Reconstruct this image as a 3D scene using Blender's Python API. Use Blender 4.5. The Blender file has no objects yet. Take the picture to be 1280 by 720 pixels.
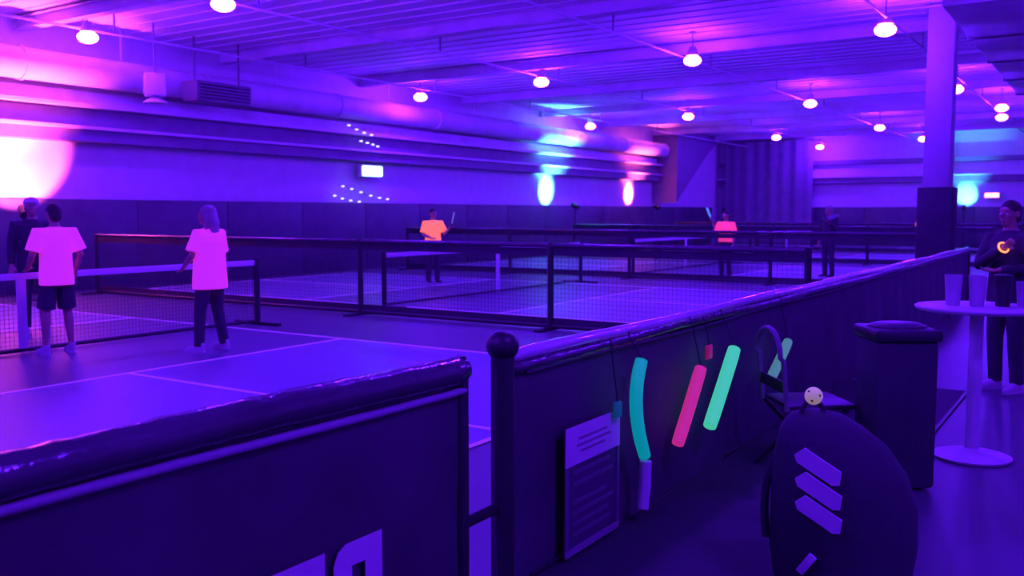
import bpy, bmesh, math, random
from mathutils import Vector, Matrix, Euler
random.seed(7)
PI = math.pi
sc = bpy.context.scene
COL = sc.collection

# ------------------------------------------------------------------ camera, world, exposure
YAW = math.radians(33.1)
PITCH = math.atan(94 / 1160)
cam_d = bpy.data.cameras.new('camera')
cam = bpy.data.objects.new('camera', cam_d)
COL.objects.link(cam)
cam_d.sensor_width = 36
cam_d.lens = 36 * 1160 / 1280
cam_d.clip_end = 300
cam_d.dof.use_dof = True
cam_d.dof.focus_distance = 4.8
cam_d.dof.aperture_fstop = 3.0
cam.location = (0, 0, 1.6)
cam.rotation_euler = (PI / 2 - PITCH, 0, YAW)
sc.camera = cam
w = bpy.data.worlds.new('world')
sc.world = w
w.use_nodes = True
w.node_tree.nodes['Background'].inputs[0].default_value = (0.01, 0.001, 0.06, 1)
w.node_tree.nodes['Background'].inputs[1].default_value = 0.2
sc.view_settings.view_transform = 'Standard'
sc.view_settings.look = 'None'
sc.view_settings.gamma = 1
sc.view_settings.use_curve_mapping = False
sc.view_settings.exposure = 0.0
LAMP_COL = (0.112, 0.007, 1.0)      # black-light violet of the hanging globes
LAMP_STR = 500

# ------------------------------------------------------------------ materials
MATS = {}
def mat(name, col, rough=0.6, emit=None, es=0.0, bump=0.0, bscale=40, var=0.0, vscale=3, metal=0.0, spec=0.5, sheen=0.0):
    if name in MATS: return MATS[name]
    m = bpy.data.materials.new(name); m.use_nodes = True
    nt = m.node_tree; b = nt.nodes['Principled BSDF']
    b.inputs['Base Color'].default_value = (*col, 1)
    b.inputs['Roughness'].default_value = rough
    b.inputs['Metallic'].default_value = metal
    b.inputs['Specular IOR Level'].default_value = spec
    if emit:
        b.inputs['Emission Color'].default_value = (*emit, 1)
        b.inputs['Emission Strength'].default_value = es
    if var or bump:
        tc = nt.nodes.new('ShaderNodeTexCoord')
    if var:
        n = nt.nodes.new('ShaderNodeTexNoise'); n.inputs['Scale'].default_value = vscale; n.inputs['Detail'].default_value = 4
        nt.links.new(tc.outputs['Object'], n.inputs['Vector'])
        r = nt.nodes.new('ShaderNodeValToRGB')
        r.color_ramp.elements[0].position = 0.3; r.color_ramp.elements[1].position = 0.7
        r.color_ramp.elements[0].color = (*[max(0, c * (1 - var)) for c in col], 1)
        r.color_ramp.elements[1].color = (*[min(1, c * (1 + var)) for c in col], 1)
        nt.links.new(n.outputs['Fac'], r.inputs[0]); nt.links.new(r.outputs[0], b.inputs['Base Color'])
    if bump:
        n2 = nt.nodes.new('ShaderNodeTexNoise'); n2.inputs['Scale'].default_value = bscale; n2.inputs['Detail'].default_value = 3
        nt.links.new(tc.outputs['Object'], n2.inputs['Vector'])
        bp = nt.nodes.new('ShaderNodeBump'); bp.inputs['Strength'].default_value = bump; bp.inputs['Distance'].default_value = 0.02
        nt.links.new(n2.outputs['Fac'], bp.inputs['Height']); nt.links.new(bp.outputs[0], b.inputs['Normal'])
    MATS[name] = m
    return m

M_WALL = mat('painted wall', (0.62, 0.6, 0.62), 0.7, bump=0.1, bscale=60, var=0.05)
M_CEIL = mat('painted deck', (0.84, 0.8, 0.84), 0.7, var=0.1, vscale=0.5)
M_STEEL = mat('painted steel', (0.66, 0.62, 0.66), 0.55, var=0.12, vscale=2)
M_BEAMD = mat('dark painted steel', (0.2, 0.16, 0.22), 0.5, var=0.1)
M_DADO = mat('dark wall pad', (0.075, 0.08, 0.09), 0.45, bump=0.15, bscale=8, var=0.15)
M_FLOOR = mat('sport floor', (0.085, 0.12, 0.115), 0.45, var=0.08, vscale=1.5)
M_COURT = mat('blue court paint', (0.24, 0.3, 0.38), 0.4, var=0.05, vscale=2)
M_KITCH = mat('dark court paint', (0.13, 0.16, 0.2), 0.4, var=0.05, vscale=2)
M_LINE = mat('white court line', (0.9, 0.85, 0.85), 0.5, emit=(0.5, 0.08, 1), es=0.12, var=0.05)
M_WHITE = mat('white plastic', (0.75, 0.72, 0.75), 0.45, var=0.04)
M_TAPE = mat('white net tape', (0.85, 0.82, 0.85), 0.6, bump=0.1)
M_BLACK = mat('black plastic', (0.03, 0.03, 0.035), 0.4, var=0.1)
M_BLACKF = mat('black fabric', (0.038, 0.028, 0.05), 0.8, bump=0.3, bscale=25, var=0.2)
M_VINYL = mat('black barrier vinyl', (0.075, 0.06, 0.085), 0.6, bump=0.25, bscale=5, var=0.2, spec=0.3)
M_RAIL = mat('glossy rail vinyl', (0.07, 0.06, 0.08), 0.14, bump=0.35, bscale=14, var=0.2, spec=0.8)
M_LITRAIL = mat('lamplit crinkled rail top', (0.8, 0.66, 0.8), 0.05, bump=0.25, bscale=16, spec=1.0)  # pale colour paints the lamplight on the crinkled top of the rail
MATS['lamplit crinkled rail top'].node_tree.nodes['Principled BSDF'].inputs['Coat Weight'].default_value = 1.0
MATS['lamplit crinkled rail top'].node_tree.nodes['Principled BSDF'].inputs['Coat Roughness'].default_value = 0.04
M_HEM = mat('pale hem', (0.4, 0.36, 0.42), 0.55, bump=0.2, bscale=12)
M_CORD = mat('black net cord', (0.03, 0.03, 0.04), 0.8)
M_PRINT = mat('white print', (0.78, 0.68, 0.75), 0.7, var=0.06)
M_PRINTD = mat('faint print', (0.17, 0.14, 0.18), 0.7, var=0.1)
M_GLOBE = mat('black light globe', (0.8, 0.8, 0.8), 0.4, emit=LAMP_COL, es=LAMP_STR)
M_SKIN = mat('skin', (0.45, 0.28, 0.2), 0.55, bump=0.05)
M_HAIRD = mat('dark hair', (0.04, 0.03, 0.03), 0.5, bump=0.6, bscale=60)
M_HAIRL = mat('pale hair', (0.35, 0.3, 0.3), 0.5, bump=0.6, bscale=60)
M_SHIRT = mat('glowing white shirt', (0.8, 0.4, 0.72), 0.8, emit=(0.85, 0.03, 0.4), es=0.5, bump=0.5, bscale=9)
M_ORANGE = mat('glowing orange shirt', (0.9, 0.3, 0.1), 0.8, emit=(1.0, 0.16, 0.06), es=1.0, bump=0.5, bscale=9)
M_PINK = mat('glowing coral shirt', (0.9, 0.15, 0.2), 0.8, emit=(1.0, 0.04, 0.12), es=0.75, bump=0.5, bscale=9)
M_CLOTHD = mat('dark clothing', (0.05, 0.04, 0.06), 0.8, bump=0.5, bscale=9)
M_SHOE = mat('pale shoe', (0.6, 0.55, 0.6), 0.5, bump=0.1)
M_EYE = mat('eye', (0.6, 0.6, 0.6), 0.2)

# ------------------------------------------------------------------ mesh building
class MB:
    def __init__(s): s.v = []; s.f = []
    def add(s, vs, fs, M=None):
        o = len(s.v)
        for p in vs:
            p = Vector(p)
            s.v.append(M @ p if M else p)
        s.f += [tuple(i + o for i in f) for f in fs]
        return s
    def box(s, c, d, rot=None, b=0.0):
        x, y, z = d[0] / 2, d[1] / 2, d[2] / 2
        M = Matrix.Translation(c)
        if rot: M = M @ Euler(rot).to_matrix().to_4x4()
        if b <= 0:
            vs = [(-x, -y, -z), (x, -y, -z), (x, y, -z), (-x, y, -z), (-x, -y, z), (x, -y, z), (x, y, z), (-x, y, z)]
            fs = [(0, 3, 2, 1), (4, 5, 6, 7), (0, 1, 5, 4), (1, 2, 6, 5), (2, 3, 7, 6), (3, 0, 4, 7)]
            return s.add(vs, fs, M)
        bm = bmesh.new(); bmesh.ops.create_cube(bm, size=1)
        for v in bm.verts: v.co = Vector((v.co.x * d[0], v.co.y * d[1], v.co.z * d[2]))
        bmesh.ops.bevel(bm, geom=bm.edges[:], offset=b, segments=2, affect='EDGES', profile=0.5)
        bm.verts.index_update()
        s.add([v.co.copy() for v in bm.verts], [tuple(v.index for v in f.verts) for f in bm.faces], M); bm.free()
        return s
    def tube(s, pts, rads, n=12, cap=True, up=(0, 0, 1)):
        """rads: float or (ru, rv) per point; ru along 'side' (up x dir), rv along the other axis"""
        pts = [Vector(p) for p in pts]; k = len(pts)
        if not isinstance(rads, (list,)): rads = [rads] * k
        vs = []; prev = None
        for i, p in enumerate(pts):
            t = (pts[min(i + 1, k - 1)] - pts[max(i - 1, 0)]).normalized()
            u = Vector(up)
            if abs(t.dot(u)) > 0.95: u = Vector((0, 1, 0)) if prev is None else prev
            a = u.cross(t).normalized()
            if prev is not None and a.dot(prev_a) < 0: a = -a
            bb = t.cross(a).normalized(); prev = bb; prev_a = a
            r = rads[i]
            ru, rv = r if isinstance(r, tuple) else (r, r)
            for j in range(n):
                q = 2 * PI * j / n
                vs.append(p + a * math.cos(q) * ru + bb * math.sin(q) * rv)
        fs = []
        for i in range(k - 1):
            for j in range(n):
                fs.append((i * n + j, i * n + (j + 1) % n, (i + 1) * n + (j + 1) % n, (i + 1) * n + j))
        if cap:
            fs.append(tuple(range(n - 1, -1, -1))); fs.append(tuple((k - 1) * n + j for j in range(n)))
        return s.add(vs, fs)
    def rings(s, rows, n=20):
        """stack of horizontal elliptical rings (cx, cy, z, rx, ry)"""
        vs = []; k = len(rows)
        for cx, cy, z, rx, ry in rows:
            for j in range(n):
                q = 2 * PI * j / n
                vs.append((cx + rx * math.cos(q), cy + ry * math.sin(q), z))
        fs = [(i * n + j, i * n + (j + 1) % n, (i + 1) * n + (j + 1) % n, (i + 1) * n + j) for i in range(k - 1) for j in range(n)]
        fs.append(tuple(range(n - 1, -1, -1))); fs.append(tuple((k - 1) * n + j for j in range(n)))
        return s.add(vs, fs)
    def lathe(s, prof, c=(0, 0, 0), n=24):
        return s.rings([(c[0], c[1], c[2] + z, r, r) for r, z in prof], n)
    def ball(s, c, r, n=14, m=10, M=None):
        if not isinstance(r, tuple): r = (r, r, r)
        vs = [(0, 0, -r[2])]
        for i in range(1, m):
            a = -PI / 2 + PI * i / m
            for j in range(n):
                q = 2 * PI * j / n
                vs.append((r[0] * math.cos(a) * math.cos(q), r[1] * math.cos(a) * math.sin(q), r[2] * math.sin(a)))
        vs.append((0, 0, r[2])); fs = []
        for j in range(n):
            fs.append((0, 1 + (j + 1) % n, 1 + j))
            fs.append((len(vs) - 1, 1 + (m - 2) * n + j, 1 + (m - 2) * n + (j + 1) % n))
        for i in range(m - 2):
            for j in range(n):
                fs.append((1 + i * n + j, 1 + i * n + (j + 1) % n, 1 + (i + 1) * n + (j + 1) % n, 1 + (i + 1) * n + j))
        T = Matrix.Translation(c)
        return s.add(vs, fs, T @ M if M else T)
    def prism(s, poly, M, depth):
        """poly in local xy extruded along local z by depth"""
        n = len(poly)
        vs = [(x, y, 0) for x, y in poly] + [(x, y, depth) for x, y in poly]
        fs = [tuple(range(n - 1, -1, -1)), tuple(range(n, 2 * n))] + [(i, (i + 1) % n, n + (i + 1) % n, n + i) for i in range(n)]
        return s.add(vs, fs, M)
    def build(s, name, m, parent=None, smooth=True, kind=None, label=None):
        me = bpy.data.meshes.new(name)
        me.from_pydata([tuple(v) for v in s.v], [], s.f)
        bm = bmesh.new(); bm.from_mesh(me); bmesh.ops.recalc_face_normals(bm, faces=bm.faces[:]); bm.to_mesh(me); bm.free()
        if smooth:
            me.polygons.foreach_set('use_smooth', [True] * len(me.polygons))
            try: me.set_sharp_from_angle(angle=math.radians(40))
            except Exception: pass
        me.materials.append(m)
        return link(name, me, parent, kind, label)
    def fused(s, name, m, parent=None, voxel=0.008, it=4, label=None):
        """union of overlapping closed shapes into one continuous surface"""
        me = bpy.data.meshes.new(name); me.from_pydata([tuple(v) for v in s.v], [], s.f)
        bm = bmesh.new(); bm.from_mesh(me); bmesh.ops.recalc_face_normals(bm, faces=bm.faces[:]); bm.to_mesh(me); bm.free()
        o = bpy.data.objects.new('temporary', me); COL.objects.link(o)
        r = o.modifiers.new('r', 'REMESH'); r.mode = 'VOXEL'; r.voxel_size = voxel; r.use_smooth_shade = True
        k = o.modifiers.new('s', 'SMOOTH'); k.iterations = it; k.factor = 0.5
        d = bpy.context.evaluated_depsgraph_get()
        me2 = bpy.data.meshes.new_from_object(o.evaluated_get(d)); me2.name = name
        bpy.data.objects.remove(o); bpy.data.meshes.remove(me)
        me2.polygons.foreach_set('use_smooth', [True] * len(me2.polygons))
        me2.materials.clear(); me2.materials.append(m)
        return link(name, me2, parent, None, label)

def link(name, me, parent=None, kind=None, label=None):
    o = bpy.data.objects.new(name, me); COL.objects.link(o)
    if parent: o.parent = parent
    if kind: o['kind'] = kind
    if label: o['label'] = label
    return o
def thing(name, label, cat, loc=(0, 0, 0), rz=0.0, group=None):
    o = bpy.data.objects.new(name, None); COL.objects.link(o)
    o.location = loc; o.rotation_euler = (0, 0, rz); o.empty_display_size = 0.1
    return tag(o, label, cat, group)
def tag(o, label, cat, group=None):
    o['label'] = label; o['category'] = cat
    if group: o['group'] = group
    return o
def kids(o): return [c for c in COL.objects if c.parent == o]
def copy_tree(o, parent=None):
    ch = kids(o)
    c = o.copy(); COL.objects.link(c)
    if parent: c.parent = parent
    for k in ch: copy_tree(k, c)
    return c

# ------------------------------------------------------------------ room shell
X0, X1, Y0, Y1, H = -18.0, 4.0, -7.0, 48.0, 5.4
floor = MB().box(((X0 + X1) / 2, (Y0 + Y1) / 2, -0.1), (X1 - X0 + 0.6, Y1 - Y0 + 0.6, 0.2)).build('floor', M_FLOOR, kind='structure')
ceiling = MB().box(((X0 + X1) / 2, (Y0 + Y1) / 2, H + 0.1), (X1 - X0 + 0.6, Y1 - Y0 + 0.6, 0.2)).build('ceiling', M_CEIL, kind='structure')
wall_l = MB().box((X0 - 0.1, (Y0 + Y1) / 2, H / 2), (0.2, Y1 - Y0, H)).build('wall_left', M_WALL, kind='structure')
wall_b = MB().box(((X0 + X1) / 2, Y1 + 0.1, H / 2), (X1 - X0 + 0.4, 0.2, H)).build('wall_back', M_WALL, kind='structure')
MB().box((X1 + 0.1, (Y0 + Y1) / 2, H / 2), (0.2, Y1 - Y0, H)).build('wall_right', M_WALL, kind='structure')
MB().box(((X0 + X1) / 2, Y0 - 0.1, H / 2), (X1 - X0 + 0.4, 0.2, H)).build('wall_front', M_WALL, kind='structure')

# corrugated ribs and beams of the ceiling
m = MB()
y = Y0 + 0.4
while y < Y1:
    m.box(((X0 + X1) / 2, y, H - 0.01), (X1 - X0, 0.12, 0.02)); y += 0.5
m.build('deck_rib', M_CEIL, ceiling, smooth=False, kind='stuff')
for y in [0.4 + 4.85 * i for i in range(10)]:
    b = MB(); c = (X0 + X1) / 2; L = X1 - X0
    b.box((c, y, H - 0.06), (L, 0.2, 0.02)); b.box((c, y, H - 0.17), (L, 0.03, 0.2)); b.box((c, y, H - 0.28), (L, 0.2, 0.02))
    b.build('ceiling_beam', M_STEEL, ceiling, smooth=False)

# court paint, lines
CX = -10.35
COURTS = [5.57, 15.2, 24.83, 34.46, 43.0]
for i, cy in enumerate(COURTS):
    for sgn in (-1, 1):
        MB().box((CX + sgn * 4.415, cy, 0.003), (4.57, 6.1, 0.006)).build('court_surface', M_COURT, floor, smooth=False)
        for h in (-1, 1):
            pass
    MB().box((CX, cy, 0.003), (4.26, 6.1, 0.006)).build('kitchen_zone', M_KITCH, floor, smooth=False)
    for s_ in (-1, 1):
        MB().box((CX, cy + s_ * 3.05, 0.008), (13.4, 0.055, 0.005)).build('side_line', M_LINE, floor, smooth=False)
        MB().box((CX + s_ * 6.7, cy, 0.008), (0.055, 6.1, 0.005)).build('base_line', M_LINE, floor, smooth=False)
        MB().box((CX + s_ * 2.16, cy, 0.0085), (0.055, 6.1, 0.005)).build('kitchen_line', M_LINE, floor, smooth=False)
        MB().box((CX + s_ * 4.43, cy, 0.0085), (4.5, 0.055, 0.005)).build('centre_line', M_LINE, floor, smooth=False)

# left wall dado, ledge beam
LY0, LY1 = Y0, 39.3
def wallbar(x0, x1, z0, z1, name, m_, par, y0=LY0, y1=LY1):
    return MB().box(((x0 + x1) / 2, (y0 + y1) / 2, (z0 + z1) / 2), (x1 - x0, y1 - y0, z1 - z0)).build(name, m_, par, smooth=False)
PADW = 2.44
yy = LY0 + PADW / 2
while yy < Y1 - 0.4:                                    # padded sections, each its own panel
    MB().box((X0 + 0.06, yy, 0.94), (0.12, PADW - 0.012, 1.88), b=0.015).build('wall_pad', M_DADO, wall_l)
    yy += PADW
xx = X0 + 0.2 + PADW / 2
while xx < X1:
    MB().box((xx, Y1 - 0.06, 0.94), (PADW - 0.012, 0.12, 1.88), b=0.015).build('wall_pad', M_DADO, wall_b)
    xx += PADW
# bulkhead with I-beam on the left wall
t1 = MB().box((X0 + 0.22, (LY0 + LY1) / 2, 3.16), (0.44, LY1 - LY0, 0.24)).build('trim_1', M_BEAMD, kind='structure', smooth=False)
wallbar(X0, X0 + 0.55, 3.28, 3.34, 'lower_flange', M_STEEL, t1)
wallbar(X0, X0 + 0.3, 3.34, 3.72, 'beam_web', M_BEAMD, t1)
wallbar(X0, X0 + 0.55, 3.72, 3.79, 'upper_flange', M_STEEL, t1)
wallbar(X0, X0 + 0.25, 3.79, 4.06, 'fascia_board', M_STEEL, t1)
t2 = MB().box(((X0 + X1) / 2, Y1 - 0.2, 3.2), (X1 - X0, 0.4, 0.26)).build('trim_2', M_BEAMD, kind='structure', smooth=False)
MB().box(((X0 + X1) / 2, Y1 - 0.25, 3.36), (X1 - X0, 0.5, 0.06)).build('lower_flange', M_STEEL, t2, smooth=False)
MB().box(((X0 + X1) / 2, Y1 - 0.15, 4.1), (X1 - X0, 0.3, 0.2)).build('beam_web', M_BEAMD, t2, smooth=False)

# duct along the left wall
d = thing('air_duct', 'long round air duct running above the ledge of the left wall', 'duct', (X0 + 0.55, LY0, 4.42))
segs = 11; seglen = (LY1 - LY0) / segs
for i in range(segs):
    MB().tube([(0, i * seglen, 0), (0, (i + 1) * seglen - 0.02, 0)], 0.3, 20).build('duct_section', M_STEEL, d)
    MB().tube([((0), (i + 1) * seglen - 0.06, 0), (0, (i + 1) * seglen, 0)], 0.325, 20).build('duct_collar', M_STEEL, d)
    MB().box((0, (i + 0.5) * seglen, 0.64), (0.02, 0.03, 0.68)).build('hanger_strap', M_STEEL, d)

# sloped dark bulkhead in the far left corner and black curtain on the end wall
sl = MB()
sl.prism([(0, 0), (0, 3.3), (5.6, 3.3), (3.6, 2.3)], Matrix(((0, 0, 1, X0), (1, 0, 0, 39.4), (0, 1, 0, 2.05), (0, 0, 0, 1))), 1.2)
sl.build('trim_3', M_BEAMD, kind='structure', smooth=False)
def curtain(x0, x1, z0, z1, y, label):
    t = thing('black_curtain', label, 'curtain', ((x0 + x1) / 2, y, 0))
    n = int((x1 - x0) / 0.06); vs = []; L = x1 - x0
    for k in range(n + 1):
        x = -L / 2 + L * k / n; o = 0.025 * math.sin(k * 0.6) + 0.02 * math.sin(k * 0.27)
        vs += [(x, o, z0), (x, o, z1), (x, o + 0.012, z1), (x, o + 0.012, z0)]
    fs = []
    for k in range(n):
        a = 4 * k; e = a + 4
        for q in range(4): fs.append((a + q, e + q, e + (q + 1) % 4, a + (q + 1) % 4))
    MB().add(vs, fs).build('cloth', mat('curtain cloth', (0.22, 0.2, 0.24), 0.8, var=0.1), t)
    MB().tube([(-L / 2, 0, z1 + 0.02), (L / 2, 0, z1 + 0.02)], 0.03, 10).build('curtain_rail', M_BEAMD, t)
curtain(-17.4, -12.9, 0.05, 5.25, Y1 - 0.75, 'wide black curtain hanging from the ceiling over the far end wall')

# columns
def column(x, y, wd, pad, label):
    t = thing('steel_column', label, 'column', (x, y, 0))
    MB().box((0, 0, H / 2), (wd, wd, H - 0.02), b=0.02).build('shaft', mat('column paint', (0.34, 0.34, 0.36), 0.6, var=0.06), t)
    if pad:
        p_ = wd + 0.1
        for (cx_, cy_, sx, sy) in ((0, -p_ / 2, p_ + .04, .06), (0, p_ / 2, p_ + .04, .06), (-p_ / 2, 0, .06, p_), (p_ / 2, 0, .06, p_)):
            MB().box((cx_, cy_, 1.04), (sx, sy, 2.06), b=0.02).build('column_pad', M_BLACKF, t)
    MB().box((0, 0, H - 0.06), (wd + .2, wd + .2, .04)).build('cap_plate', M_STEEL, t, smooth=False)
column(-2.85, 18.9, 0.46, True, 'thick pale column wrapped in black padding at its foot, behind the barrier')
column(-6.95, 46.8, 0.5, False, 'slim pale column at the far end wall without padding')

# ------------------------------------------------------------------ ceiling lamps
def lamp_proto():
    t = thing('pendant_lamp', 'x', 'lamp', (0, 0, 4.8))
    MB().ball((0, 0, 0), (0.185, 0.185, 0.11), 16, 8).build('globe', M_GLOBE, t, label='glowing violet-white globe')
    MB().lathe([(0.02, 0.29), (0.07, 0.28), (0.1, 0.2), (0.12, 0.125), (0.13, 0.1)], n=18).build('socket_housing', M_STEEL, t)
    MB().tube([(0, 0, 0.28), (0, 0, H - 4.8)], 0.012, 8).build('drop_rod', M_BEAMD, t)
    MB().lathe([(0.07, H - 4.8 - 0.04), (0.07, H - 4.8)], n=14).build('ceiling_rose', M_STEEL, t)
    return t
LAMPS = [
 (-15.95, 10.25, 'nearest lamp of the row along the left wall, beside the pink glow'),
 (-11.7, 9.8, 'nearest lamp of the second row, cut by the top of the frame'),
 (-16.4, 20.5, 'second lamp from the front in the row along the left wall'),
 (-12.05, 19.8, 'second lamp of the second row, above the orange player'),
 (-16.6, 30.8, 'third lamp of the row along the left wall, above the cyan glow'),
 (-7.68, 18.75, 'first lamp in view of the third row, near the ceiling middle'),
 (-12.2, 29.5, 'third lamp of the second row, above the far left corner'),
 (-17.0, 41.7, 'last lamp of the row along the left wall, just above the sloped bulkhead'),
 (-12.4, 39.7, 'lamp hanging before the black curtain'),
 (-12.4, 46.6, 'farthest lamp, beside the right edge of the black curtain'),
 (-7.76, 28.0, 'second lamp of the third row, right of the black curtain top'),
 (-7.72, 37.3, 'lamp hanging before the slim pale far column'),
 (-3.58, 17.5, 'largest lamp, high up to the left of the thick column'),
 (-3.7, 26.85, 'lamp seen on the right edge of the thick column'),
 (-3.45, 35.5, 'lower of the paired lamps right of the thick column'),
 (-3.15, 32.3, 'upper of the paired lamps right of the thick column'),
 (-7.3, 44.0, 'far lamp just left of the thick column'),
]
# unseen lamps added to light the hall from behind and beside the viewpoint
EXTRA = [(-16, 0.5, 'by the left wall near the front wall'), (-11.7, 0.3, 'before the first court'), (-7.6, 9.3, 'above the first court'), (-7.6, 0.0, 'left behind the viewpoint'),
         (-3.5, 8.2, 'above the long barrier'), (-3.4, -1.0, 'behind the left barrier'), (1.5, 3.0, 'right of the viewpoint'), (1.5, 14, 'right of the bistro table'),
         (1.5, 26, 'along the right wall midway'), (1.5, 38, 'along the right wall at the far end')]
proto = lamp_proto()
for i, (x, y, lb) in enumerate([(x, y, 'globe lamp, ' + l) for x, y, l in LAMPS] + [(x, y, 'added unseen violet globe lamp, ' + l) for x, y, l in EXTRA]):
    o = proto if i == 0 else copy_tree(proto)
    o.location = (x, y, 4.8); o['label'] = lb
    o['group'] = 'violet globe lamps under the ceiling' if i < len(LAMPS) else 'added globe lamps outside the view'

# conduits along the lamp rows
for x, lb in ((-16.0, 'thin ceiling conduit along the lamp row by the left wall'), (-12.0, 'thin ceiling conduit along the second lamp row'),
              (-7.9, 'thin ceiling conduit along the third lamp row'), (-3.3, 'thin ceiling conduit along the lamp row over the barrier')):
    t = thing('ceiling_conduit', lb, 'pipe', (x - 0.25, 0, 5.0), group='conduits along the lamp rows')
    MB().tube([(0, Y0 + 0.1, 0), (0, Y1 - 0.6, 0)], 0.022, 8).build('pipe', M_STEEL, t)
    for k in range(10):
        MB().box((0, Y0 + 3 + k * 5, 0.2), (0.02, 0.04, 0.4)).build('pipe_hanger', M_BEAMD, t, smooth=False)

# dark duct hanging top right, speaker, wall unit
t = thing('ventilation_duct', 'dark square duct hanging from the ceiling right of the thick column', 'duct', (-1.7, 21, 4.55))
for k in range(4):
    MB().box((0, -4.5 + 3 * k, 0.35), (1.2, 2.96, 0.6), b=0.02).build('duct_section', M_STEEL, t)
    MB().box((0, -3.02 + 3 * k, 0.35), (1.26, 0.05, 0.66)).build('duct_collar', M_BEAMD, t, smooth=False)
for q in (-4, 0, 4): MB().box((0.4, q, 0.74), (0.03, 0.03, 0.22)).build('hanger_rod', M_BEAMD, t)

t = thing('loudspeaker', 'pink-lit box loudspeaker hanging near the left wall', 'speaker', (-16.3, 11.9, 3.95), -0.6)
MB().box((0, 0, 0.2), (0.46, 0.4, 0.44), b=0.03).build('cabinet', M_WHITE, t)
MB().box((0, -0.205, 0.2), (0.38, 0.02, 0.36), b=0.008).build('grille', M_STEEL, t)
MB().tube([(0, 0, 0.4), (0, 0, H - 3.95)], 0.02, 8).build('hanging_pole', M_BEAMD, t)
MB().lathe([(0.02, 0.0), (0.22, -0.13), (0.24, -0.15), (0.22, -0.16), (0.02, -0.02)], n=20).build('horn_dish', M_WHITE, t)
t = thing('wall_heater', 'dark long unit heater hung on the left wall above the ledge', 'heater', (X0 + 1.15, 13.9, 4.0))
MB().box((0, 0, 0.22), (0.5, 1.5, 0.44), b=0.03).build('casing', M_BEAMD, t)
for k in range(5): MB().box((0.255, 0, 0.08 + k * 0.07), (0.03, 1.36, 0.02), rot=(0, 0.5, 0)).build('louvre', M_BLACK, t, smooth=False)
for q in (-0.6, 0.6): MB().box((0, q, 0.92), (0.03, 0.03, 1.0)).build('hanger_rod', M_BEAMD, t)

# exit light and end wall light
t = thing('exit_light', 'bright white-cyan illuminated exit light high on the left wall', 'sign', (X0 + 0.3, 19.9, 2.62))
MB().box((-0.06, 0, 0.15), (0.14, 0.86, 0.34), b=0.02).build('housing', M_WHITE, t)
MB().box((-0.16, 0, 0.15), (0.1, 0.12, 0.12)).build('wall_bracket', M_WHITE, t)
MB().box((0.05, 0, 0.15), (0.03, 0.8, 0.28), b=0.01).build('lit_face', mat('exit face', (0.8, 0.9, 0.9), 0.4, emit=(0.45, 1.0, 1.0), es=3), t)
t = thing('emergency_light', 'small red-white glowing light low on the far end wall', 'sign', (-4.9, Y1 - 0.36, 2.28))
MB().box((0, 0.1, 0.12), (0.66, 0.2, 0.3), b=0.02).build('housing', M_WHITE, t)
MB().box((0, 0.245, 0.12), (0.12, 0.1, 0.12)).build('wall_bracket', M_WHITE, t)
MB().box((0, -0.01, 0.12), (0.58, 0.03, 0.2), b=0.01).build('lit_face', mat('red face', (0.9, 0.4, 0.4), 0.4, emit=(1.0, 0.22, 0.45), es=5), t)

# projected laser dots on the left wall, imitated by added strings of beads
M_LASERDOT = mat('tiny bulb', (0.8, 0.8, 0.8), 0.4, emit=(0.75, 0.8, 1.0), es=1.6)
def string(rows, x, label):
    y0, z0 = rows[0][0]
    t = thing('laser_dots', label, 'lights', (x, y0, z0))
    for pts in rows:
        P = [Vector((0, a - y0, b - z0)) for a, b in pts]
        MB().tube(P, 0.006, 6).build('added_wire', M_CORD, t)
        for i in range(len(P) - 1):
            for q in (0.25, 0.75):
                c = P[i].lerp(P[i + 1], q)
                MB().ball(c + Vector((0.03, 0, 0)), (0.03, 0.07, 0.022), 8, 6).build('laser_dot', M_LASERDOT, t)
string([[(18.5, 3.98), (19.1, 3.8), (19.7, 3.72)], [(19.0, 3.56), (19.5, 3.5), (19.9, 3.42)]], X0 + 0.6, 'upper projected laser dots, built as a string of glowing beads on the beam of the left wall')
string([[(18.7, 2.36), (19.4, 2.22), (20.2, 2.04), (20.9, 1.98)], [(18.4, 2.1), (19.0, 1.95), (19.7, 1.9)]], X0 + 0.14, 'lower projected laser dots, built as a string of glowing beads under the exit light')

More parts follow.
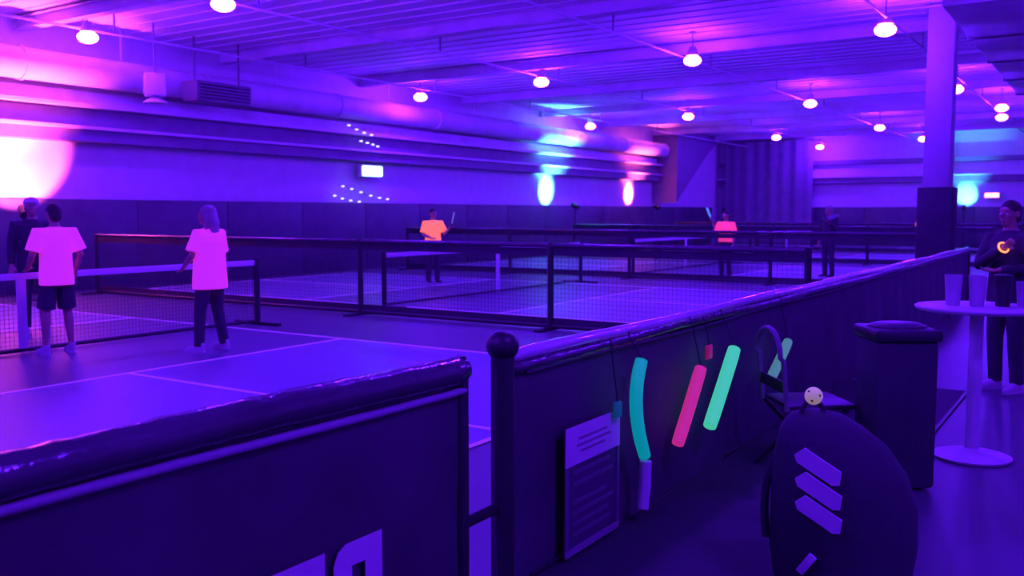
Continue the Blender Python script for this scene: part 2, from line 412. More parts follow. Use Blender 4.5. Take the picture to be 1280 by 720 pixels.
# ------------------------------------------------------------------ wall wash lights
def wash(loc, aim, colr, power, label, size=0.5, blend=0.5, spill=0.0):
    t = thing('wash_light', label, 'lamp', loc)
    v = (Vector(aim) - Vector(loc)); dl = v.normalized()
    can = MB().tube([-dl * 0.16, dl * 0.12], [0.085, 0.1], 16, cap=True)
    can.build('lamp_can', M_BLACK, t)
    MB().tube([dl * 0.121, dl * 0.128], 0.085, 16).build('lens', mat('lens ' + label[:12], (0.8, 0.8, 0.8), 0.3, emit=colr, es=6), t)
    MB().tube([(0, 0, 0), (0, 0, -loc[2] + 0.03)], 0.02, 8).build('stand_pole', M_BLACK, t)
    MB().lathe([(0.22, -loc[2] + 0.005), (0.2, -loc[2] + 0.03), (0.03, -loc[2] + 0.04)], n=18).build('stand_base', M_BLACK, t)
    L = bpy.data.lights.new('wash_beam', 'SPOT'); L.energy = power; L.color = colr; L.spot_size = size; L.spot_blend = blend; L.shadow_soft_size = 0.08
    o = bpy.data.objects.new('beam', L); COL.objects.link(o); o.parent = t; o.location = dl * 0.16
    o.rotation_euler = dl.to_track_quat('-Z', 'Y').to_euler()
    if spill:
        L2 = bpy.data.lights.new('wash_spill', 'SPOT'); L2.energy = spill; L2.color = colr; L2.spot_size = 1.35; L2.spot_blend = 0.9; L2.shadow_soft_size = 0.08
        o2 = bpy.data.objects.new('spill', L2); COL.objects.link(o2); o2.parent = t; o2.location = dl * 0.16
        up = Vector((Vector(aim) - Vector(loc)).to_2d().normalized().to_3d() + Vector((0, 0, 2.3))).normalized()
        o2.rotation_euler = up.to_track_quat('-Z', 'Y').to_euler(); o2.location = dl * 0.1 + up * 0.12
wash((-16.6, 9.3, 1.62), (-18, 9.9, 2.38), (1.0, 0.08, 0.5), 3000, 'pink wash light on a stand near the left wall at the frame edge', 1.0, 0.3, 3600)
wash((-16.5, 29.5, 1.85), (-18, 29.9, 2.4), (0.09, 0.5, 1.0), 3200, 'cyan wash light on a stand by the left wall', 0.75, 0.7, 2600)
wash((-16.5, 36.6, 1.85), (-18, 36.9, 2.4), (1.0, 0.1, 0.25), 3000, 'red wash light on a stand near the far end of the left wall', 0.66, 0.45, 2200)
wash((-5.9, 46.6, 1.85), (-6.0, 48, 2.4), (0.05, 0.4, 1.0), 1500, 'blue wash light on a stand at the far end wall', 0.75, 0.6, 900)

# ------------------------------------------------------------------ nets
def net_strands(L, z0, z1, st, th, axis):
    m_ = MB(); n = int(L / st)
    for k in range(n + 1):
        p_ = -L / 2 + L * k / n
        if axis == 'y': m_.box((0, p_, (z0 + z1) / 2), (th, th, z1 - z0))
        else: m_.box((p_, 0, (z0 + z1) / 2), (th, th, z1 - z0))
    nz = int((z1 - z0) / st)
    for k in range(nz + 1):
        z = z0 + (z1 - z0) * k / nz
        if axis == 'y': m_.box((0, 0, z), (th, L, th))
        else: m_.box((0, 0, z), (L, th, th))
    return m_
def make_net():
    t = thing('pickleball_net', 'x', 'net', (CX, 0, 0))
    L = 6.8
    net_strands(L, 0.06, 0.86, 0.05, 0.0025, 'y').build('net_mesh', M_CORD, t, smooth=False, kind='stuff')
    MB().box((0, 0, 0.885), (0.02, L, 0.075), b=0.004).build('net_tape', M_TAPE, t, label='white tape along the top')
    MB().box((0.006, 0, 0.45), (0.02, 0.11, 0.86), b=0.004).build('centre_strap', M_TAPE, t)
    for s_ in (-1, 1):
        MB().tube([(0, s_ * (L / 2 + 0.03), 0), (0, s_ * (L / 2 + 0.03), 0.95)], 0.045, 14).build('net_post', M_BLACK, t)
        MB().box((0, s_ * (L / 2 + 0.03), 0.02), (0.9, 0.09, 0.04), b=0.01).build('post_foot', M_BLACK, t)
    MB().tube([(0, -L / 2, 0.05), (0, L / 2, 0.05)], 0.025, 8).build('bottom_bar', M_BLACK, t)
    return t
net0 = make_net()
for i, (cy, lb) in enumerate(zip(COURTS[:4], ('nearest net, beside the two players in white shirts', 'second net, before the orange-shirted player',
        'third net from the front, behind the coral-shirted player', 'farthest net, near the end wall'))):
    o = net0 if i == 0 else copy_tree(net0)
    o.location = (CX, cy + 0.15, 0); o['label'] = 'portable court net with white tape, ' + lb; o['group'] = 'court nets'

# divider fences across the hall
def make_fence():
    xa, xb = -16.9, -3.0; L = xb - xa
    t = thing('divider_fence', 'x', 'fence', ((xa + xb) / 2, 0, 0))
    net_strands(L, 0.08, 1.12, 0.06, 0.003, 'x').build('fence_mesh', M_CORD, t, smooth=False, kind='stuff')
    MB().tube([(-L / 2, 0, 1.16), (L / 2, 0, 1.16)], 0.035, 10).build('top_rail', M_RAIL, t)
    MB().tube([(-L / 2, 0, 0.05), (L / 2, 0, 0.05)], 0.03, 10).build('bottom_rail', M_BLACK, t)
    for zb in (1.07, 0.115): MB().box((0, 0, zb), (L, 0.012, 0.1)).build('border_band', M_BLACKF, t, smooth=False)
    n = 4
    for k in range(n + 1):
        x = -L / 2 + L * k / n
        MB().tube([(x, 0, 0), (x, 0, 1.2)], 0.045, 12).build('fence_post', M_BLACK, t)
        MB().box((x, 0, 0.015), (0.12, 0.7, 0.03), b=0.008).build('post_foot', M_BLACK, t)
    return t
f0 = make_fence()
for i, (fy, lb) in enumerate(((10.9, 'nearest, behind the first court'), (20.5, 'second, before the coral-shirted player'), (30.1, 'third, behind the coral-shirted player'), (39.6, 'farthest, near the end wall'))):
    o = f0 if i == 0 else copy_tree(f0)
    o.location = ((-16.9 - 3.0) / 2, fy, 0); o['label'] = 'low black mesh fence across the hall, ' + lb; o['group'] = 'fences between the courts'

# ------------------------------------------------------------------ barrier along the courts
BX = -2.1
def wavy_panel(y0, y1, z0, z1, amp, seed, name, m_, par):
    rnd = random.Random(seed); ph = [rnd.uniform(0, 6) for _ in range(6)]
    n = max(8, int((y1 - y0) / 0.08)); k = 12; vs = []; fs = []
    for side in (0, 1):
        for i in range(n + 1):
            y = y0 + (y1 - y0) * i / n
            for j in range(k + 1):
                z = z0 + (z1 - z0) * j / k
                e = math.sin(PI * j / k)
                o = amp * e * (math.sin(y * 5.1 + ph[0]) + 0.6 * math.sin(y * 11 + z * 4 + ph[1]) + 0.5 * math.sin(z * 9 + y * 2 + ph[2]))
                vs.append((o + (0.006 if side else -0.006), y, z))
    N = (n + 1) * (k + 1)
    for i in range(n):
        for j in range(k):
            a = i * (k + 1) + j
            fs.append((a, a + k + 1, a + k + 2, a + 1)); fs.append((N + a, N + a + 1, N + a + k + 2, N + a + k + 1))
    for i in range(n):
        for j in (0, k):
            a = i * (k + 1) + j; fs.append((a, a + k + 1, N + a + k + 1, N + a))
    for j in range(k):
        for i in (0, n):
            a = i * (k + 1) + j; fs.append((a, a + 1, N + a + 1, N + a))
    return MB().add(vs, fs).build(name, m_, par)
def rail_tube(y0, y1, z, r, seed, name, m_, par, x=0):
    rnd = random.Random(seed); n = max(10, int((y1 - y0) / 0.05)); P = []; R = []
    for i in range(n + 1):
        y = y0 + (y1 - y0) * i / n
        P.append((x + rnd.uniform(-.002, .002), y, z + 0.006 * math.sin(y * 2.2 + seed)))
        k = 1.0 if 0 < i < n else 0.75
        R.append((r * k * rnd.uniform(0.96, 1.04), r * k * rnd.uniform(0.96, 1.04)))
    return MB().tube(P, R, 14).build(name, m_, par)

bl = thing('court_barrier', 'black vinyl barrier in the lower left with padded top and white letters', 'barrier', (BX, 0, 0), group='court barriers')
ya, yb = -4.0, 2.88
wavy_panel(ya, yb, 0.003, 0.96, 0.006, 3, 'vinyl_panel', M_VINYL, bl)
rail_tube(ya, yb, 1.0, 0.055, 4, 'padded_rail', M_RAIL, bl)
rail_tube(ya, yb - 0.02, 0.925, 0.014, 5, 'hem_strip', M_HEM, bl, x=0.022)
MB().tube([(0, yb - 0.02, 0), (0, yb - 0.02, 1.0), (0, yb - 0.02, 1.05)], [0.03, 0.03, 0.02], 12).build('end_post', M_BLACK, bl)
for q in (-3, -0.6, 2.2):
    MB().box((0, q, 0.015), (0.04, 0.3, 0.03), b=0.008).build('barrier_foot', M_BLACK, bl)
# letters printed on the left panel: only their tops show
def letter(poly_list, y, z, par):
    m_ = MB()
    for poly in poly_list:
        M = Matrix(((0, 0, 1, 0.02), (1, 0, 0, y), (0, 1, 0, z), (0, 0, 0, 1)))
        m_.prism(poly, M, 0.004)
    m_.build('letter', M_PRINT, par, smooth=False)
letter([[(0, 0.27), (0.30, 0.27), (0.30, 0.35), (0, 0.35)], [(0.1, 0), (0.19, 0), (0.19, 0.27), (0.1, 0.27)]], 1.79, 0.165, bl)
letter([[(0, 0), (0.085, 0), (0.085, 0.27), (0.12, 0.27), (0.12, 0.35), (0.06, 0.35), (0.02, 0.33), (0, 0.29)],
        [(0.12, 0.27), (0.15, 0.27), (0.15, 0), (0.235, 0), (0.235, 0.35), (0.12, 0.35)]], 2.13, 0.165, bl)

br = thing('court_barrier', 'long black vinyl court barrier right of the gap, running towards the thick column', 'barrier', (BX, 0, 0), group='court barriers')
ya, yb = 3.1, 17.3
wavy_panel(ya, yb, 0.003, 0.965, 0.006, 8, 'vinyl_panel', M_VINYL, br)
rail_tube(ya + 0.08, yb, 0.955, 0.034, 9, 'padded_rail', M_RAIL, br)
rail_tube(ya + 0.1, yb, 1.0, 0.03, 19, 'lamplit_rail_top', M_LITRAIL, br)  # pale tube stands in for the padded top lit by the lamps
rail_tube(ya + 0.2, yb, 0.92, 0.009, 12, 'hem_strip', M_VINYL, br, x=0.02)
MB().tube([(0, ya + 0.05, 0), (0, ya + 0.05, 1.03)], 0.05, 16).build('end_post', M_BLACK, br)
MB().ball((0, ya + 0.05, 1.055), (0.07, 0.07, 0.065), 16, 10).build('post_knob', M_BLACK, br)
MB().box((0, 3.01, 0.385), (0.012, 0.22, 0.05), b=0.004).build('joining_strap', M_BLACK, br)
y = ya + 0.4
while y < yb:
    MB().box((0, y, 0.015), (0.04, 0.3, 0.03), b=0.008).build('barrier_foot', M_BLACK, br); y += 2.4
MB().tube([(0, yb, 0), (0, yb, 0.98)], 0.04, 14).build('end_post', M_BLACK, br)

# notice sheet on the right barrier
t = thing('notice_board', 'framed notice sheet with a pale header and faint text rows on the barrier', 'sign', (BX + 0.06, 3.56, 0.03))
def yz(y0, y1, z0, z1, x, th, nm, mm): return MB().box((x, (y0 + y1) / 2, (z0 + z1) / 2), (th, y1 - y0, z1 - z0)).build(nm, mm, t, smooth=False)
yz(0, .54, 0, .6, 0, .008, 'backing_sheet', mat('notice sheet', (0.085, 0.07, 0.1), 0.6))
yz(0, .54, .42, .6, .005, .006, 'header_band', M_PRINT)
yz(0, .54, 0, .035, .005, .006, 'frame_edge', mat('frame edge', (0.3, 0.27, 0.32), 0.6))
yz(0, .03, .035, .42, .005, .006, 'frame_edge', M_PRINTD); yz(.51, .54, .035, .42, .005, .006, 'frame_edge', M_PRINTD)
for k, (a, b, zz) in enumerate(((.07, .44, .375), (.07, .47, .32), (.07, .4, .235), (.07, .47, .185), (.07, .42, .135), (.07, .45, .085))):
    yz(a, b, zz, zz + .018, .005, .004, 'text_row', M_PRINTD)
for k, (a, b, zz) in enumerate(((.12, .4, .53), (.1, .44, .5), (.14, .38, .47))):
    yz(a, b, zz, zz + .012, .0085, .002, 'text_row', mat('header print', (0.33, 0.3, 0.34), 0.7))

# glowing foam sticks hung along the barrier
def stick(name, pts, r, colr, es, label, handle=None, white=None, glow_base=None):
    P = [Vector(p) for p in pts]; base = P[-1].copy()
    t = thing(name, label, 'light stick', base, group='glowing foam sticks hung on the barrier')
    Q = [p - base for p in P]
    m_ = mat(name + str(colr), [0.22 * q + 0.02 for q in colr], 0.5, emit=colr, es=es, var=0.12, vscale=14)
    rr = [r * 0.94] + [r] * (len(Q) - 2) + [r * 0.94]
    MB().tube([Q[0]] + Q[1:-1] + [Q[-1]], rr, 16).build('foam_tube', m_, t)
    e = (Q[0] - Q[1]).normalized()
    MB().tube([Q[0], Q[0] + e * 0.012], r * 0.6, 12).build('end_cap', M_BLACK, t)
    top = Vector((BX + 0.045, P[0].y, 1.0)) - base
    MB().tube([Q[0] + e * 0.008, Q[0].lerp(top, 0.5) + Vector((0.005, 0, 0)), top + Vector((0.015, 0, -0.04)), top], 0.004, 6).build('hanging_cord', M_CORD, t)
    if handle:
        MB().tube([Vector(h) - base for h in handle], r * 0.95, 14).build('handle', M_PRINT, t, label='pale violet handle')
    return t
def on(px, py, x):
    s_, c_ = math.sin(YAW), math.cos(YAW); th = PITCH
    u = (px - 640) / 1160; v = (360 - py) / 1160
    fd = math.cos(th) + v * math.sin(th); fz = -math.sin(th) + v * math.cos(th)
    dx = -s_ * fd + c_ * u; dy = c_ * fd + s_ * u
    k = x / dx
    return (x, dy * k, 1.6 + fz * k)
def bend(p0, p1, p2, n=9):
    a, b, c = Vector(p0), Vector(p1), Vector(p2)
    return [(1 - q) ** 2 * a + 2 * q * (1 - q) * b + q * q * c for q in [i / n for i in range(n + 1)]]
SX = BX + 0.12
stick('glow_stick', bend(on(802, 450, SX), on(786, 505, SX), on(806, 570, SX)), 0.033, (0.0, 0.42, 0.52), 0.55,
      'teal bent glow stick with a pale handle below it', handle=[on(807, 576, SX), on(806, 606, SX), on(803, 636, SX)])
stick('glow_stick', bend(on(876, 460, SX), on(862, 508, SX), on(847, 555, SX)), 0.036, (0.66, 0.025, 0.3), 0.72, 'pink straight glow stick next to the green one')
stick('glow_stick', bend(on(918, 436, SX + .02), on(903, 485, SX + .02), on(887, 533, SX + .02)), 0.041, (0.07, 0.72, 0.46), 0.72, 'bright green straight glow stick')
stick('glow_stick', bend(on(985, 427, SX), on(975, 450, SX), on(963, 474, SX)), 0.035, (0.12, 0.36, 0.4), 0.5, 'short grey-green glow stick nearest the folding chair')
# red tag hanging above the pink stick
t = thing('bag_tag', 'small dim red hanging tag above the pink glow stick', 'tag', on(886, 440, BX + 0.09), group='small tags on the barrier')
m_red = mat('dim red', (0.5, 0.04, 0.12), 0.6, emit=(0.5, 0.01, 0.1), es=0.3)
MB().box((0, 0, 0), (0.02, 0.085, 0.085), b=0.008).build('tag_body', m_red, t)
MB().tube([(0, 0, 0.04), (-0.01, 0, 0.11), (-0.045, 0, 0.99 - on(886, 440, BX + 0.09)[2])], 0.004, 6).build('hanging_cord', M_CORD, t)
t = thing('bag_tag', 'small dark teal hanging tag between notice sheet and teal stick', 'tag', on(772, 512, BX + 0.09), group='small tags on the barrier')
MB().box((0, 0, 0), (0.02, 0.07, 0.08), b=0.008).build('tag_body', mat('dim teal', (0.03, 0.14, 0.2), 0.6, emit=(0.0, 0.1, 0.14), es=0.3), t)
MB().tube([(0, 0, 0.03), (-0.01, 0, 0.11), (-0.045, 0, 0.99 - on(772, 512, BX + 0.09)[2])], 0.004, 6).build('hanging_cord', M_CORD, t)

# folding chair before the barrier
t = thing('folding_chair', 'black folding chair with an arched tube back beside the barrier', 'chair', (-1.57, 5.74, 0), -0.9)
M_CH = mat('chair tube', (0.2, 0.15, 0.22), 0.5)
arch = [(-0.2, -0.2, 0.42)] + [(-0.2, -0.23, 0.72)] + [(-0.2 * math.cos(a), -0.25, 0.74 + 0.16 * math.sin(a)) for a in [PI * i / 10 for i in range(11)]] + [(0.2, -0.23, 0.72), (0.2, -0.2, 0.42)]
MB().tube(arch, 0.016, 10).build('back_frame', M_CH, t)
MB().box((0, -0.215, 0.56), (0.39, 0.018, 0.07), b=0.006).build('back_slat', M_BLACK, t)
MB().box((0, 0.02, 0.44), (0.42, 0.42, 0.03), b=0.012).build('seat', M_BLACK, t)
for s_ in (-1, 1):
    MB().tube([(s_ * 0.2, -0.2, 0.43), (s_ * 0.2, 0.2, 0.012)], 0.013, 8).build('leg', M_BLACK, t)
    MB().tube([(s_ * 0.18, 0.18, 0.42), (s_ * 0.18, -0.24, 0.012)], 0.013, 8).build('leg', M_BLACK, t)
MB().tube([(-0.2, 0.17, 0.04), (0.2, 0.17, 0.04)], 0.01, 8).build('stretcher', M_BLACK, t)

# big black sports bag with three pale bars, ball on top
BP = (-0.93, 4.02, 0)
t = thing('sports_bag', 'large black upright sports bag with three slanted pale bars on its side', 'bag', BP, YAW)
MB().rings([(0, 0, 0.03, .25, .18), (0.0, 0, .05, .29, .21), (0.0, 0, .2, .31, .23), (0, 0, .35, .305, .225), (-.025, 0, .5, .28, .21), (-.06, 0, .62, .23, .18), (-.1, 0, .7, .17, .15), (-.125, 0, .75, .11, .1), (-.13, 0, .77, .04, .04)], 28).build('bag_body', M_BLACKF, t)
for s_ in (-.15, .15): MB().ball((s_, -.1, .04), (.05, .03, .04)).build('bag_foot', M_BLACK, t)
MB().tube(bend((-.2, .06, .66), (-.36, .06, .5), (-.31, .06, .2)), 0.018, 8).build('shoulder_strap', M_BLACKF, t)
for zc in (.585, .49, .395):
    pz = [(-.1, .03), (-.06, .062), (.085, -.02), (.078, -.075), (.05, -.078), (-.09, 0.0)]
    M = Matrix.Translation((-.17, (-.19 if zc > .55 else -.205 if zc > .45 else -.212), zc)) @ Euler((PI / 2, 0, -0.5)).to_matrix().to_4x4()
    MB().prism(pz, M, .012).build('pale_bar', mat('pale bar', (0.68, 0.6, 0.66), 0.7), t, smooth=False)
MB().box((-.215, -.19, .17), (.035, .012, .1), rot=(0, .6, -.6), b=.004).build('zip_tab', mat('pale bar', (0, 0, 0)), t)
MB().tube(bend((-.1, -.02, .77), (-.16, -.02, .87), (-.2, -.02, .76)), .01, 8).build('grab_handle', M_BLACKF, t)

R3 = Euler((0, 0, YAW)).to_matrix()
bp = Vector(BP) + R3 @ Vector((-.16, -.06, .84))
t = thing('pickleball', 'pale yellow ball lying on top of the black sports bag', 'ball', bp)
MB().ball((0, 0, 0.0), .037, 18, 12).build('shell', mat('ball plastic', (0.7, 0.6, 0.3), 0.5, emit=(0.6, 0.42, 0.3), es=0.35), t)
for k in range(9):
    a = k * 2.4; z = -.8 + k * .2; rr = math.sqrt(1 - z * z)
    v = Vector((rr * math.cos(a), rr * math.sin(a), z))
    MB().tube([v * .0366, v * .0376], .005, 8).build('ball_hole', M_BLACK, t)

def shoe(par, c, yaw, m_=M_SHOE, voxel=.007, nm='shoe'):
    sh = MB(); M = Matrix.Translation(c) @ Euler((0, 0, yaw)).to_matrix().to_4x4()
    S = MB()
    S.rings([(0, .06, .0, .045, .135), (0, .06, .03, .048, .14), (0, .05, .055, .042, .12), (0, .0, .08, .036, .075), (0, -.02, .1, .034, .05), (0, -.02, .115, .03, .045)], 18)
    sh.add(S.v, S.f, M)
    o = sh.build(nm, m_, par)
    so = MB(); S2 = MB(); S2.rings([(0, .06, -.005, .046, .136), (0, .06, .022, .05, .143)], 18); so.add(S2.v, S2.f, M)
    so.build('sole', M_WHITE, o)
    return o
t = thing('walking_shoes', 'pair of pale shoes on the floor before the black bin', 'shoes', (-1.16, 5.42, 0.014))
shoe(t, (0, 0, 0), 0.9); shoe(t, (0.1, -0.12, 0), 1.05)

# tall black bin between barrier and table
t = thing('waste_bin', 'tall black bin standing between the barrier and the white bistro table', 'bin', (-1.06, 5.76, 0), YAW)
MB().box((0, 0, .44), (.36, .34, .86), b=.03).build('bin_body', M_BLACKF, t)
MB().box((0, 0, .9), (.39, .37, .07), b=.02).build('lid_rim', M_BLACK, t)
MB().rings([(0, 0, .93, .17, .15), (0, 0, .945, .165, .145), (0, 0, .96, .12, .1), (0, 0, .965, .03, .03)], 24).build('swing_lid', M_BLACK, t)
t = thing('floor_mat', 'black rubber mat lying on the floor along the near side of the barrier', 'mat', (-1.563, 4.6, 0))
MB().box((0, 0, .006), (1.03, 9.0, .012), b=.004).build('mat_body', M_BLACKF, t)
MB().box((.5, 0, .009), (.03, 9.0, .018), b=.004).build('mat_edge', M_BLACK, t)

# bistro table and cups
TX, TY = -0.74, 6.65
t = thing('bistro_table', 'white round high bistro table on a single pole with a disc foot', 'table', (TX, TY, 0))
MB().lathe([(.05, .0), (.235, .004), (.24, .018), (.2, .03), (.08, .045), (.05, .07)], n=36).build('foot_disc', M_WHITE, t)
MB().lathe([(.045, .04), (.043, .5), (.043, .97)], n=20).build('pole', M_WHITE, t)
MB().lathe([(.08, .955), (.36, .97), (.375, .985), (.375, .995), (.365, 1.0)], n=44).build('tabletop', M_WHITE, t)
M_CUP = mat('frosted cup', (0.5, 0.45, 0.52), 0.35)
def cup(x, y, r, h, m_, label):
    t = thing('tumbler', label, 'cup', (x, y, 1.0), group='tumblers on the bistro table')
    MB().lathe([(r * .75, 0), (r * .78, .004), (r, h), (r * .93, h), (r * .93, h - .008), (r * .7, .01)], n=20).build('cup_body', m_, t)
    if m_ is not M_BLACK: MB().lathe([(r * .88, h * .62), (r * .88, h * .63)], n=20).build('drink', m_, t)
    else: MB().lathe([(r * 1.03, h), (r * 1.03, h + .012), (r * .5, h + .02)], n=20).build('cup_lid', m_, t)
cup(-.74 - .14, 6.65 - .05, .055, .2, M_CUP, 'tall pale tumbler at the left of the bistro table')
cup(-.74 + .0, 6.65 - .04, .055, .2, M_CUP, 'tall pale tumbler in the middle of the bistro table')
cup(-.74 + .14, 6.65 + .04, .055, .19, M_BLACK, 'black lidded tumbler on the bistro table')
cup(-.74 + .25, 6.65 + .12, .045, .16, M_CUP, 'short pale tumbler at the right edge of the bistro table')

# ------------------------------------------------------------------ people
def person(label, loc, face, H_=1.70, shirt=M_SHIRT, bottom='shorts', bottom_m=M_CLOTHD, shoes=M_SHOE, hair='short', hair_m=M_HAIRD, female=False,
           armL=None, armR=None, legL=None, legR=None, cap=None, long_sleeve=False, head_yaw=0.0, lean=0.0, wide=1.0, voxel=.009, bracelet=None, paddle=None, hem=.80):
    """local frame: faces +Y, right hand at +X; metres for a 1.70 m figure"""
    t = thing('person', label, 'person', loc, math.atan2(-face[0], face[1]))
    t.scale = (H_ / 1.70,) * 3
    B = MB()
    sw = .168 if female else .19; hw = .1
    lf = lambda z: lean * max(0, z - .9)              # forward lean of trunk
    trunk = [(.80, .12, .1), (.9, .165 if female else .155, .115), (1.0, .14, .1), (1.08, .125 if female else .14, .095), (1.2, .15, .11), (1.3, .165, .115), (1.37, .155, .1), (1.42, .1, .075), (1.46, .058, .058)]
    B.rings([(0, lf(z), z, rx, ry) for z, rx, ry in trunk], 20)
    hy = lf(1.5) + .015
    B.tube([(0, lf(1.4), 1.4), (0, hy, 1.56)], .055, 12)
    HM = Matrix.Translation((0, hy, 0)) @ Euler((0, 0, head_yaw)).to_matrix().to_4x4()
    Hd = MB()
    Hd.ball((0, 0, 1.61), (.074, .092, .092)); Hd.ball((0, .022, 1.555), (.058, .07, .078)); Hd.ball((0, .055, 1.507), (.034, .034, .026))
    Hd.tube([(0, .09, 1.61), (0, .112, 1.575), (0, .1, 1.562)], [.008, .017, .014], 8)
    Hd.ball((0, .088, 1.53), (.026, .012, .011)); Hd.ball((0, .084, 1.625), (.05, .014, .012))
    for s_ in (-1, 1): Hd.ball((s_ * .077, -.005, 1.583), (.012, .024, .034)); Hd.ball((s_ * .04, .062, 1.57), (.022, .018, .02))
    B.add(Hd.v, Hd.f, HM)
    aL = armL or ((-.24, -.02, 1.12), (-.25, .05, .87)); aR = armR or ((.24, -.02, 1.12), (.25, .05, .87))
    arms = []
    for s_, (el, wr) in ((-1, aL), (1, aR)):
        sh = Vector((s_ * sw, lf(1.38), 1.375)); el = Vector(el); wr = Vector(wr)
        B.tube([sh, sh.lerp(el, .5), el, el.lerp(wr, .35), wr], [.05, .046, .038, .038, .026], 12)
        B.ball(sh, .055); B.ball(el, .039)
        f = (wr - el).normalized(); arms.append((sh, el, wr, f))
        side = Vector((1, 0, 0)); side = (side - f * side.dot(f)).normalized(); nrm = f.cross(side).normalized() * 1.0
        palm = wr + f * .05
        B.tube([wr - f * .01, wr + f * .03, wr + f * .085], [(.024, .017), (.034, .016), (.038, .013)], 10, up=tuple(nrm))
        curl = nrm if nrm.y > 0 else -nrm
        for k, ln in enumerate((.066, .076, .072, .056)):
            b0 = wr + f * .082 + side * (k - 1.5) * .0185
            B.tube([b0 - f * .015, b0 + f * ln * .45 + curl * .008, b0 + f * ln * .8 + curl * .026, b0 + f * ln * .95 + curl * .045], [.0095, .009, .0085, .0065], 8)
        th0 = wr + f * .025 - side * s_ * .028
        B.tube([th0, th0 - side * s_ * .022 + f * .028 + curl * .01, th0 - side * s_ * .026 + f * .062 + curl * .022], [.013, .011, .008], 8)
    lL = legL or ((-.105, .012, .49), (-.11, -.02, .085)); lR = legR or ((.105, .012, .49), (.11, -.02, .085))
    legs = []
    for s_, (kn, an) in ((-1, lL), (1, lR)):
        hp = Vector((s_ * .085, 0, .87)); kn = Vector(kn); an = Vector(an)
        B.tube([hp, hp.lerp(kn, .5), kn, kn.lerp(an, .3) + Vector((0, -.012, 0)), kn.lerp(an, .75), an], [.085, .07, .05, .054, .036, .034], 14)
        B.ball(kn, .052)
        B.tube([an + Vector((0, -.02, -.03)), an + Vector((0, .06, -.045)), an + Vector((0, .15, -.06))], [.034, .034, .024], 10)
        legs.append((hp, kn, an))
    B.fused('body', M_SKIN, t, voxel=voxel)
    # eyes
    for s_ in (-1, 1):
        E = MB(); E2 = MB(); E2.ball((s_ * .033, .083, 1.59), (.012, .008, .008), 10, 8); E.add(E2.v, E2.f, HM); E.build('eye', M_EYE, t)
    # shirt
    S = MB(); e = .016
    rows = [(hem, .185, .135), (hem + .1, .182, .135), (1.02, .17 if female else .172, .125), (1.15, .168, .122), (1.28, .182, .13), (1.36, .172, .115), (1.41, .115, .09), (1.445, .07, .072)]
    S.rings([(0, lf(z), z, (rx + e * .5) * (wide if z < 1.37 else 1), (ry + e * .3) * (wide if z < 1.37 else 1)) for z, rx, ry in rows], 28)
    for (sh, el, wr, f) in arms:
        inner = Vector((sh.x * .55, sh.y, sh.z - .015))
        if long_sleeve:
            S.tube([inner, sh, sh.lerp(el, .5), el, el.lerp(wr, .6), wr - (wr - el).normalized() * .015], [.075, .072, .062, .054, .047, .04], 14)
        else:
            S.tube([inner, sh, sh.lerp(el, .45), sh.lerp(el, .82)], [.08, .08, .08, .088], 14)
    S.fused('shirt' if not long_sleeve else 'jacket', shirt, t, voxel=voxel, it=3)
    # trousers or shorts
    T = MB()
    T.rings([(0, lf(z), z, rx, ry) for z, rx, ry in ((.76, .15, .11), (.84, .178, .128), (.95, .165, .12), (1.0, .15, .11))], 24)
    for hp, kn, an in legs:
        if bottom == 'shorts': T.tube([hp + Vector((0, 0, .02)), hp.lerp(kn, .5), hp.lerp(kn, .92)], [.095, .098, .1], 16)
        else: T.tube([hp + Vector((0, 0, .02)), hp.lerp(kn, .5), kn, kn.lerp(an, .5), an + Vector((0, 0, -.01))], [.098, .086, .07, .064, .058], 16)
    T.fused('shorts' if bottom == 'shorts' else 'trousers', bottom_m, t, voxel=voxel, it=3)
    for hp, kn, an in legs: shoe(t, (an.x, an.y - .0, .005 + (an.z - .085)), 0.12 * (1 if an.x < 0 else -1), shoes)
    # hair
    Hh = MB()
    Hh.ball((0, -.012, 1.632), (.083, .096, .085)); Hh.ball((0, -.045, 1.575), (.072, .06, .08))
    if hair == 'long':
        Hh.tube([(0, -.05, 1.6), (0, -.075, 1.5), (0, -.075, 1.4), (0, -.07, 1.33)], [(.085, .06), (.1, .06), (.105, .05), (.08, .035)], 16)
        for s_ in (-1, 1): Hh.tube([(s_ * .06, .0, 1.63), (s_ * .088, .0, 1.54), (s_ * .09, -.01, 1.43)], [.03, .032, .022], 10)
    G = MB(); G.add(Hh.v, Hh.f, HM); G.fused('hair', hair_m, t, voxel=voxel, it=2)
    if cap:
        C = MB(); C.ball((0, -.008, 1.65), (.094, .108, .075)); C.prism([(-.07, .06), (.07, .06), (.065, .14), (.035, .175), (-.035, .175), (-.065, .14)], Matrix.Translation((0, 0, 1.65)), .012)
        G = MB(); G.add(C.v, C.f, HM); G.fused('cap', cap, t, voxel=voxel, it=2)
    if bracelet:
        sh, el, wr, f = arms[1]
        a = f.orthogonal().normalized(); b_ = f.cross(a)
        MB().tube([wr - f * .02 + (a * math.cos(q) + b_ * math.sin(q)) * .045 for q in [2 * PI * i / 18 for i in range(19)]], .009, 8, cap=False).build('glow_bracelet', bracelet, t)
    t['hands'] = 0; del t['hands']
    return t, arms
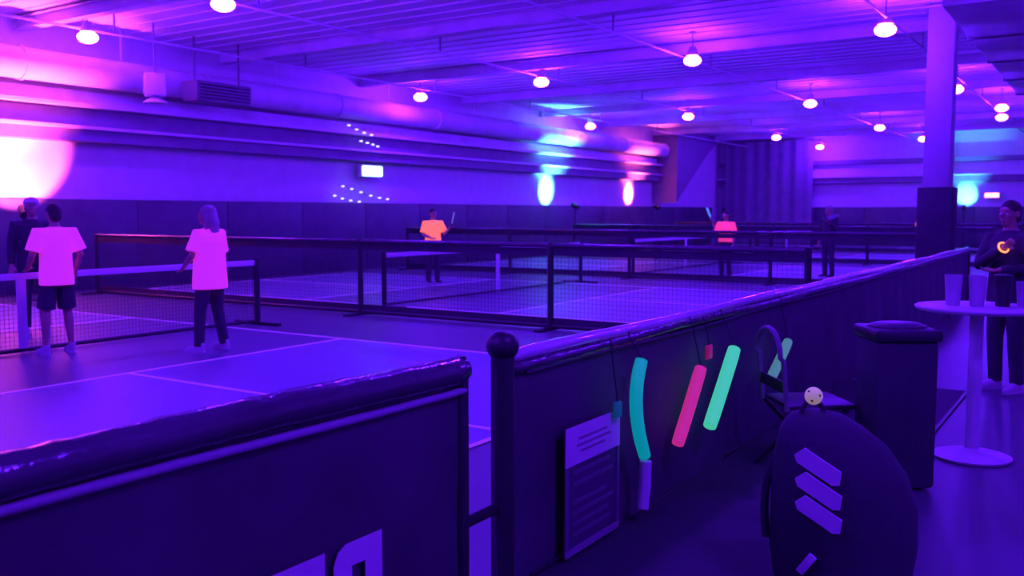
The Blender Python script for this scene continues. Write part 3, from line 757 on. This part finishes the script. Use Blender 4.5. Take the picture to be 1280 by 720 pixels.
def paddle(arm, root, m_, label, tilt=(0, 0, 1)):
    sh, el, wr, f = arm
    S = root.scale[0]
    R = Euler((0, 0, root.rotation_euler[2])).to_matrix()
    p = Vector(root.location) + R @ ((wr + f * .075) * S)
    t = thing('paddle', label, 'paddle', p, root.rotation_euler[2])
    d_ = Vector(tilt).normalized(); q = d_.to_track_quat('Z', 'Y').to_matrix().to_4x4()
    h = MB(); A = MB(); A.tube([(0, 0, -.06), (0, 0, .08)], .016, 12); h.add(A.v, A.f, q); h.build('handle', M_BLACK, t)
    pl = [(.03, .07), (.09, .12), (.1, .2), (.1, .29), (.075, .335), (-.075, .335), (-.1, .29), (-.1, .2), (-.09, .12), (-.03, .07)]
    A = MB(); A.prism(pl, Matrix(((1, 0, 0, 0), (0, 0, 1, -.007), (0, 1, 0, 0), (0, 0, 0, 1))), .014)
    f_ = MB(); f_.add(A.v, A.f, q); f_.build('paddle_face', m_, t)

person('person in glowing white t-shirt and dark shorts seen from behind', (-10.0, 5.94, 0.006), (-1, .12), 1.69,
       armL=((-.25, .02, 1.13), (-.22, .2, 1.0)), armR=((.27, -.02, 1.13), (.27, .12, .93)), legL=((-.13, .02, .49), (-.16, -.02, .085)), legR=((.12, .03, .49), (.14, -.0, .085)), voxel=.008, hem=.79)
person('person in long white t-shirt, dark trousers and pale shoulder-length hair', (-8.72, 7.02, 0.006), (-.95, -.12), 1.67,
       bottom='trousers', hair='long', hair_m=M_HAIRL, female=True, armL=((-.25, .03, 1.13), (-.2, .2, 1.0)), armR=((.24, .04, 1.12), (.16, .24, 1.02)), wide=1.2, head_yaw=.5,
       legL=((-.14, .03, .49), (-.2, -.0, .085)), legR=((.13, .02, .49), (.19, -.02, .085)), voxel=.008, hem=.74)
person('person in dark clothes and pale cap beyond the net, behind the white-shirted man', (-12.02, 6.83, 0.006), (.9, -.45), 1.78, shirt=M_CLOTHD, bottom='trousers',
       shoes=M_SHOE, cap=M_WHITE, long_sleeve=True, armL=((-.26, .03, 1.12), (-.16, .25, 1.02)))
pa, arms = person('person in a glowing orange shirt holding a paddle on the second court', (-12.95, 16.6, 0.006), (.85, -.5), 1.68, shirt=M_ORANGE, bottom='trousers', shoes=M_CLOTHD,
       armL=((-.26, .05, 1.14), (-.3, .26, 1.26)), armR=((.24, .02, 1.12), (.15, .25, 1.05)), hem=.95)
paddle(arms[0], pa, mat('pale paddle', (0.55, 0.6, 0.5), 0.5, emit=(0.3, 0.4, 0.3), es=0.25), 'pale paddle held up by the orange-shirted player', (-.2, .1, 1))
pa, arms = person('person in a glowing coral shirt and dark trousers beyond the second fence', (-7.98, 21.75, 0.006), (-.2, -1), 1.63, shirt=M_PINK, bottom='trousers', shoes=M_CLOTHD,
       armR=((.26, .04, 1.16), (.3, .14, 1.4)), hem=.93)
paddle(arms[1], pa, mat('teal paddle', (0.2, 0.7, 0.6), 0.5, emit=(0.05, 0.4, 0.3), es=0.4), 'teal paddle raised by the coral-shirted player', (.3, .1, .8))
pa, arms = person('person in dark clothes with pale hair, right of the coral-shirted player', (-5.95, 23.4, 0.006), (-.5, -.9), 1.76, shirt=M_CLOTHD, bottom='trousers',
       hair_m=M_HAIRL, long_sleeve=True, armL=((-.25, .05, 1.14), (-.24, .25, 1.3)), shoes=M_CLOTHD)
paddle(arms[0], pa, M_WHITE, 'white paddle held by the dark-clothed far player', (-.8, .1, .4))
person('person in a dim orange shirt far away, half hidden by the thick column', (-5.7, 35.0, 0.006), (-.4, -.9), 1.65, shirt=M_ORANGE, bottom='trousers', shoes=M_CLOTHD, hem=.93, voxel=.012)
person('person in dark clothes with glowing orange bracelet behind the bistro table', (-0.8, 9.35, 0.0), (-.5, -.75), 1.7, shirt=M_CLOTHD, bottom='trousers', long_sleeve=True,
       armR=((.17, .17, 1.14), (-.15, .25, 1.31)), armL=((-.24, .05, 1.12), (-.1, .25, 1.1)), bracelet=mat('orange glow', (1, .3, .1), .5, emit=(1, .2, .04), es=2.5))
